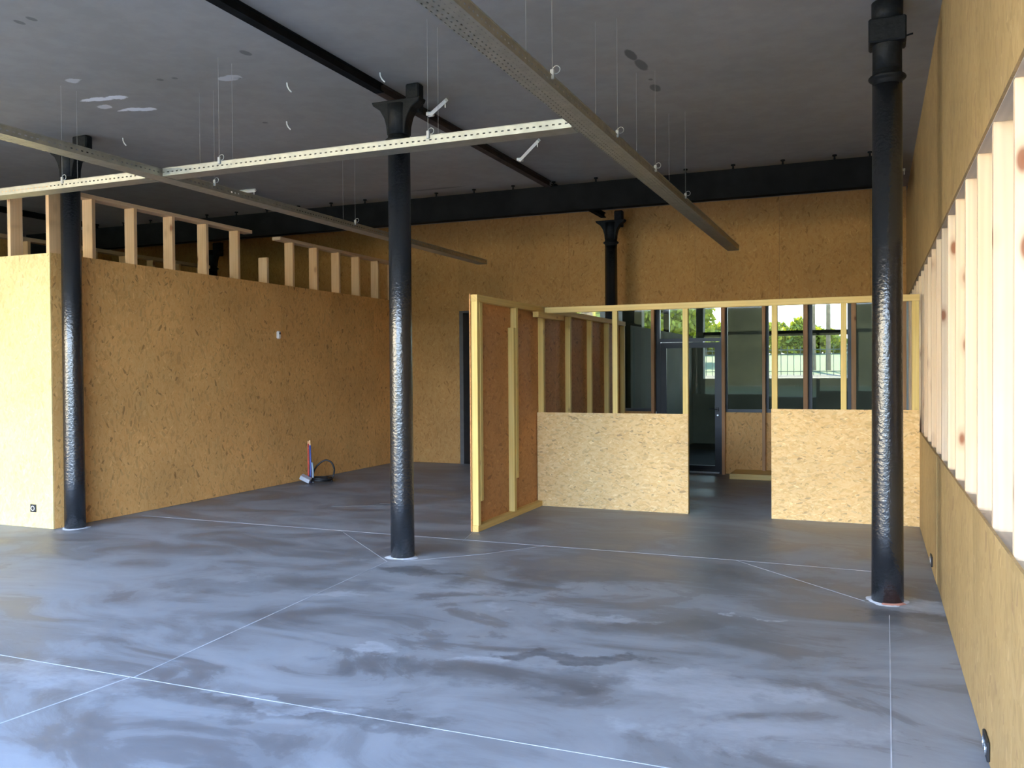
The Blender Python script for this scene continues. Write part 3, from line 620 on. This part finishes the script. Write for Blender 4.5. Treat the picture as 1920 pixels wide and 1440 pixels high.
# ---------------------------------------------------------------- cross partition (faces the viewer, with door gap)
CP = empty('stud_partition', (-1.6, 9.68, 0), 'half boarded timber stud partition facing the viewer with a doorway gap', 'partition')
CY = 9.65
box('top_rail', -3.585, RX-0.003, CY+0.005, CY+0.075, 2.275, 2.338, PINE_YX, CP, 0.002)
box('osb_panel', -3.685, -1.900, CY, CY+0.012, 0.0655, 1.172, OSB_PALE, CP).location.z = 0.0
CP.children[-1].scale.z = 1.172/1.1065
box('osb_panel', -1.012, RX-0.004, CY, CY+0.012, 0.0, 1.174, OSB_PALE, CP)
for a, b in ((-2.765, -2.707), (-1.960, -1.902), (-1.008, -0.950), (-0.318, -0.262)): box('stud', a, b, CY+0.014, CY+0.074, 0.0, 2.275, PINE_Y, CP, 0.002)
box('stud', 0.355, 0.420, CY+0.014, CY+0.15, 0.0, 2.275, PINE_Y, CP, 0.002)
box('bottom_plate', -3.62, -1.96, CY+0.014, CY+0.074, 0.0, 0.045, PINE_YX, CP); box('bottom_plate', -0.95, 0.355, CY+0.014, CY+0.074, 0.0, 0.045, PINE_YX, CP)

# ---------------------------------------------------------------- sockets and detector
def socket(loc, rotz, label, n=1):
    t = empty('wall_socket', loc, label, 'socket', 'black wall sockets'); t.rotation_euler = (0, 0, rotz)
    for k in range(n):
        dx = 0.072*k
        def part(nm, bm, m):
            o = bpy.data.objects.new(nm, mesh_of(bm, nm)); C.objects.link(o); o.data.materials.append(m); o.parent = t; o.location = (dx, 0, 0)
        bm = bmesh.new(); bm_box(bm, -0.04, 0.04, -0.011, 0, -0.04, 0.04, 0.003); part('cover_plate', bm, BLACKP)
        bm = bmesh.new(); ring_profile(bm, [(0.024, 0), (0.026, 0.014), (0.020, 0.014), (0.019, 0.006)], 20)
        bmesh.ops.rotate(bm, verts=bm.verts, cent=(0, 0, 0), matrix=Matrix.Rotation(math.pi/2, 3, 'X')); part('round_insert', bm, CHROME if n > 1 else WHITE)
    return t
socket((-8.083, GY-0.013, 0.205), 0, 'black socket with white round insert on the bright far left wall')
socket((RX-0.006, 7.62, 0.085), -math.pi/2, 'black double socket low on the right wall behind the column', 2)
socket((RX-0.002, 4.03, 0.062), -math.pi/2, 'black double socket low on the right wall nearest the viewer', 2)
md = empty('motion_detector', (LX, 10.14, 2.13), 'small white motion detector on the left partition', 'detector')
bm = bmesh.new(); bm_box(bm, 0, 0.045, -0.033, 0.033, -0.055, 0.055, 0.014); link('housing', mesh_of(bm, 'housing'), WHITE, (LX+0.0005, 10.14, 2.13), md)
bm = bmesh.new(); bm_box(bm, 0, 0.006, -0.014, 0.014, -0.014, 0.016, 0.003); link('sensor_lens', mesh_of(bm, 'sensor_lens'), BLACKP, (LX+0.044, 10.14, 2.15), md)

# ---------------------------------------------------------------- service stub beside the left partition
sx0, sy0_ = -7.57, 10.54
ss = empty('service_stub', (sx0, sy0_, 0), 'red and blue pipe stubs with copper tips rising from the floor by the left partition', 'pipes')
def st(nm, pts, r, m, seg=8):
    bm = bmesh.new(); tube(bm, pts, r, seg); link(nm, mesh_of(bm, nm), m, (sx0, sy0_, 0), ss)
st('red_pipe', [(-0.012, 0, 0), (-0.014, 0, 0.3), (-0.012, 0, 0.56)], 0.012, RED); st('blue_pipe', [(0.016, 0.01, 0), (0.018, 0.01, 0.3), (0.012, 0.01, 0.54)], 0.013, BLUE)
st('copper_tip', [(-0.012, 0, 0.56), (-0.012, 0, 0.605)], 0.008, COPPER); st('copper_tip', [(0.012, 0.01, 0.54), (0.008, 0.01, 0.61)], 0.008, COPPER)
st('copper_clip', [(-0.03, 0, 0.50), (0.0, 0, 0.50)], 0.007, COPPER); st('copper_clip', [(-0.03, 0, 0.30), (0.0, 0, 0.30)], 0.007, COPPER)
st('grey_conduit', [(0.05, 0.02, 0), (0.05, 0.02, 0.16), (0.035, 0.02, 0.29)], 0.015, GREYP); st('grey_conduit', [(-0.02, 0.03, 0), (-0.02, 0.03, 0.14)], 0.018, GREYP)
jb = bpy.data.objects.new('junction_box', None)
bm = bmesh.new(); bm_box(bm, -0.075, 0.075, -0.05, 0.05, -0.03, 0.03, 0.004)
jb = link('junction_box', mesh_of(bm, 'junction_box'), BOXM, (sx0+0.045, sy0_-0.15, 0.075)); jb.rotation_euler = (0.2, 0.45, 0.35); tag(jb, 'silver metal box tilted on the floor in front of the red and blue pipes', 'box')
bm = bmesh.new(); pts = []
for i in range(90):
    a = i/89*2*math.pi*4.2; r = 0.15 + 0.02*math.sin(a*0.37+1); pts.append((r*1.25*math.cos(a), r*math.sin(a), 0.014 + 0.012*(i/89*4) + 0.004*math.sin(a*1.7)))
x, y, z = pts[-1]
tube(bm, pts, 0.011, 6)
pts2 = [(-0.10, -0.02, 0.03), (-0.09, -0.01, 0.12), (-0.05, 0.0, 0.21), (0.02, 0.03, 0.28), (0.09, 0.06, 0.31), (0.16, 0.09, 0.27), (0.19, 0.11, 0.18), (0.175, 0.11, 0.08), (0.16, 0.10, 0.05)]
# smooth the loop
sm = []
for i in range(len(pts2)-1):
    p0 = Vector(pts2[max(i-1, 0)]); p1 = Vector(pts2[i]); p2 = Vector(pts2[i+1]); p3 = Vector(pts2[min(i+2, len(pts2)-1)])
    for k in range(5):
        u = k/5; sm.append(0.5*((2*p1)+(p2-p0)*u+(2*p0-5*p1+4*p2-p3)*u*u+(3*p1-p0-3*p2+p3)*u**3))
tube(bm, sm, 0.013, 8)
link('conduit_coil', mesh_of(bm, 'conduit_coil', True), BLACKP, (-7.50, 10.68, 0), ss)['label'] = 'black corrugated conduit coiled on the floor with one loop standing up'

# ---------------------------------------------------------------- room and street beyond the back glazing
FYY = 19.0
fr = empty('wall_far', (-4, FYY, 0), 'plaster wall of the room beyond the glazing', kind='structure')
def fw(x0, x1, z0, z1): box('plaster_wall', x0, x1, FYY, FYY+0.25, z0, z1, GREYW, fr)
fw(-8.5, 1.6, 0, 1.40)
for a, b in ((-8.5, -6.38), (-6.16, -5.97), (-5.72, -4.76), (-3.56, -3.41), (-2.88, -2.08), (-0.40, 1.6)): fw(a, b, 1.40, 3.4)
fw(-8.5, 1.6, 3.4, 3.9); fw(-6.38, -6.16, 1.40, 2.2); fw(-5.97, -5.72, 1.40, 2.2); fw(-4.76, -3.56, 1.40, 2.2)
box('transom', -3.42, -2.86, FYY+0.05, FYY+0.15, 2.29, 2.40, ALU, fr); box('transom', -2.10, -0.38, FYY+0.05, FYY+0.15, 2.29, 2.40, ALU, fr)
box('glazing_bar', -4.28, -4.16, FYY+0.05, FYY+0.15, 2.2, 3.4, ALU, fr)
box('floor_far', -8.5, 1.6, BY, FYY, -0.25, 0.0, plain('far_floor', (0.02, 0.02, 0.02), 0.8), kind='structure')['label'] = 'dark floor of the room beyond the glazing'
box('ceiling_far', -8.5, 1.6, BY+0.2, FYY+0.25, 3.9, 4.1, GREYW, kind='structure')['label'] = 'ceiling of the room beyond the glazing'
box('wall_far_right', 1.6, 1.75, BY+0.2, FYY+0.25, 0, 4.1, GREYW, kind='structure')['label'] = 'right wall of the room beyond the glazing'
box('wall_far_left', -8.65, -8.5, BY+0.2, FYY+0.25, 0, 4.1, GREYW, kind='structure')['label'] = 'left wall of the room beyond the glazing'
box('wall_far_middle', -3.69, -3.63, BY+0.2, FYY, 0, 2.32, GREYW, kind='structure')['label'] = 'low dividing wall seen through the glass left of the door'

box('sun_blocker', -9, 2.4, FYY+0.25, FYY+2.9, 3.75, 3.9, GREYW, kind='structure')['label'] = 'added unseen slab keeping the sun off the far windows'  # unseen slab added to keep direct sun out of the far room
# terrain: raised path, lawn bank
bm = bmesh.new(); prof = [(19.3, -0.2), (19.3, 1.30), (23.2, 1.40), (24.6, 1.45), (30, 1.78), (42, 2.25), (90, 2.7)]
va = [bm.verts.new((-60, y, z)) for y, z in prof]; vb = [bm.verts.new((40, y, z)) for y, z in prof]
for k in range(len(prof)-1): bm.faces.new((va[k], vb[k], vb[k+1], va[k+1]))
fixn(bm); me = mesh_of(bm, 'lawn'); me.materials.append(plain('dark_path', (0.055, 0.05, 0.055), 0.9)); me.materials.append(GRASS)  # path faces take one even dark grey-purple tone
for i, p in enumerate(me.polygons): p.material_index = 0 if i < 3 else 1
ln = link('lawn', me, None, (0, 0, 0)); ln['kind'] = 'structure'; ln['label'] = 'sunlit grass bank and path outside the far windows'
box('pavement', -90, 60, -11, FY-0.25, -0.3, -0.05, PAVE, kind='structure')['label'] = 'street pavement on the near side of the building'
box('meadow', -90, 70, -60, -11, -0.3, -0.06, GRASS, kind='structure')['label'] = 'green verge across the street behind the viewer'
box('bounce_house', -70, -16, -34, -25, -0.05, 9.5, plain('pale_render', (0.80, 0.68, 0.48), 0.8, 0, 0.2, 1, 0.05), kind='structure')['label'] = 'pale building added out of view to bounce warm light into the hall'  # unseen house added as a warm bright source for the hall
# fence
fe = empty('metal_fence', (-1.5, 24, 1.42), 'thin metal railing fence outside the far windows', 'fence')
box('top_rail', -7, 3, 23.985, 24.015, 2.085, 2.11, FENCE, fe); box('lower_rail', -7, 3, 23.985, 24.015, 1.97, 1.995, FENCE, fe); box('bottom_rail', -7, 3, 23.985, 24.015, 1.52, 1.54, FENCE, fe)
for k in range(62): box('fence_bar', -7+0.163*k, -7+0.163*k+0.014, 23.99, 24.01, 1.42, 2.19, FENCE, fe)
# trees
leafbm = bmesh.new(); a = leafbm.verts.new((-0.5, 0, 0)); b = leafbm.verts.new((0, -0.28, 0.06)); c = leafbm.verts.new((0.5, 0, 0)); d = leafbm.verts.new((0, 0.28, 0.06)); leafbm.faces.new((a, b, c, d)); leafbm.free()
def tree(x, y, zb, h, r, label, n=2600, cr=0.45, kindn='tree'):
    t = empty(kindn, (x, y, zb), label, kindn, {'tree': 'trees outside the far windows', 'bush': 'bushes outside behind the fence'}[kindn])
    bm = bmesh.new(); ring_profile(bm, [(0.17, 0), (0.13, h*0.3), (0.08, h*0.62)], 10)
    for k in range(6):
        a = k*1.05+x; tube(bm, [(0, 0, h*0.3), (0.5*r*math.cos(a), 0.5*r*math.sin(a), h*0.55), (0.8*r*math.cos(a), 0.8*r*math.sin(a), h*0.72)], 0.05, 5)
    link('trunk', mesh_of(bm, 'trunk'), BARK, (x, y, zb), t)
    vs_, fs = [], []; rnd = random.Random(int(x*10)+5)
    cl = [Vector((rnd.uniform(-r, r)*0.7, rnd.uniform(-r, r)*0.7, h*0.62 + rnd.uniform(-0.32, 0.32)*h)) for _ in range(26)]
    for i in range(n):
        c0 = cl[i % 26]; d = Vector((rnd.gauss(0, 1), rnd.gauss(0, 1), rnd.gauss(0, 1))).normalized()*rnd.random()**0.4*r*cr
        p = c0 + d; s = rnd.uniform(0.10, 0.20)
        u = Vector((rnd.gauss(0, 1), rnd.gauss(0, 1), rnd.gauss(0, 1))).normalized(); v = u.orthogonal().normalized()
        k = len(vs_); vs_ += [p-u*s, p-v*s*0.55, p+u*s, p+v*s*0.55]; fs.append((k, k+1, k+2, k+3))
    me = bpy.data.meshes.new('foliage'); me.from_pydata(vs_, [], fs); o = link('foliage', me, LEAF, (x, y, zb), t); o['kind'] = 'stuff'
tree(-12.2, 37, 2.0, 4.4, 2.4, 'leafy yellow-green tree outside, furthest left through the clerestory', 7000, 0.5)
tree(-7.4, 31, 1.75, 3.7, 2.2, 'leafy yellow-green tree outside, just left of the glass door', 11000, 0.5)
for x, lb in ((-12.3, 'furthest left one'), (-7.7, 'second from the left'), (-3.0, 'third from the left'), (1.7, 'furthest right one')):
    tree(x, 43.5, 2.1, 1.45, 2.3, 'low leafy bush outside behind the fence, ' + lb, 6500, 0.22, 'bush')
for i, (x, r) in enumerate(((-1.62, 0.10), (-1.18, 0.06))):
    t = empty('bare_tree', (x, 26.0, 1.55), ('thicker' if i == 0 else 'thinner') + ' bare brown tree outside just behind the fence', 'tree')
    bm = bmesh.new(); ring_profile(bm, [(r*1.2, 0), (r, 1.0), (r*0.8, 5.0)], 10); link('trunk', mesh_of(bm, 'trunk'), BARK, (x, 26.0, 1.55), t)
    for k in range(3):
        bm = bmesh.new(); tube(bm, [(0, 0, 0), (0.3*(-1)**k, 0.1, 0.5), (0.7*(-1)**k, 0.2, 0.8)], r*0.4, 6); link('branch', mesh_of(bm, 'branch'), BARK, (x, 26.0, 4.0+0.8*k), t)
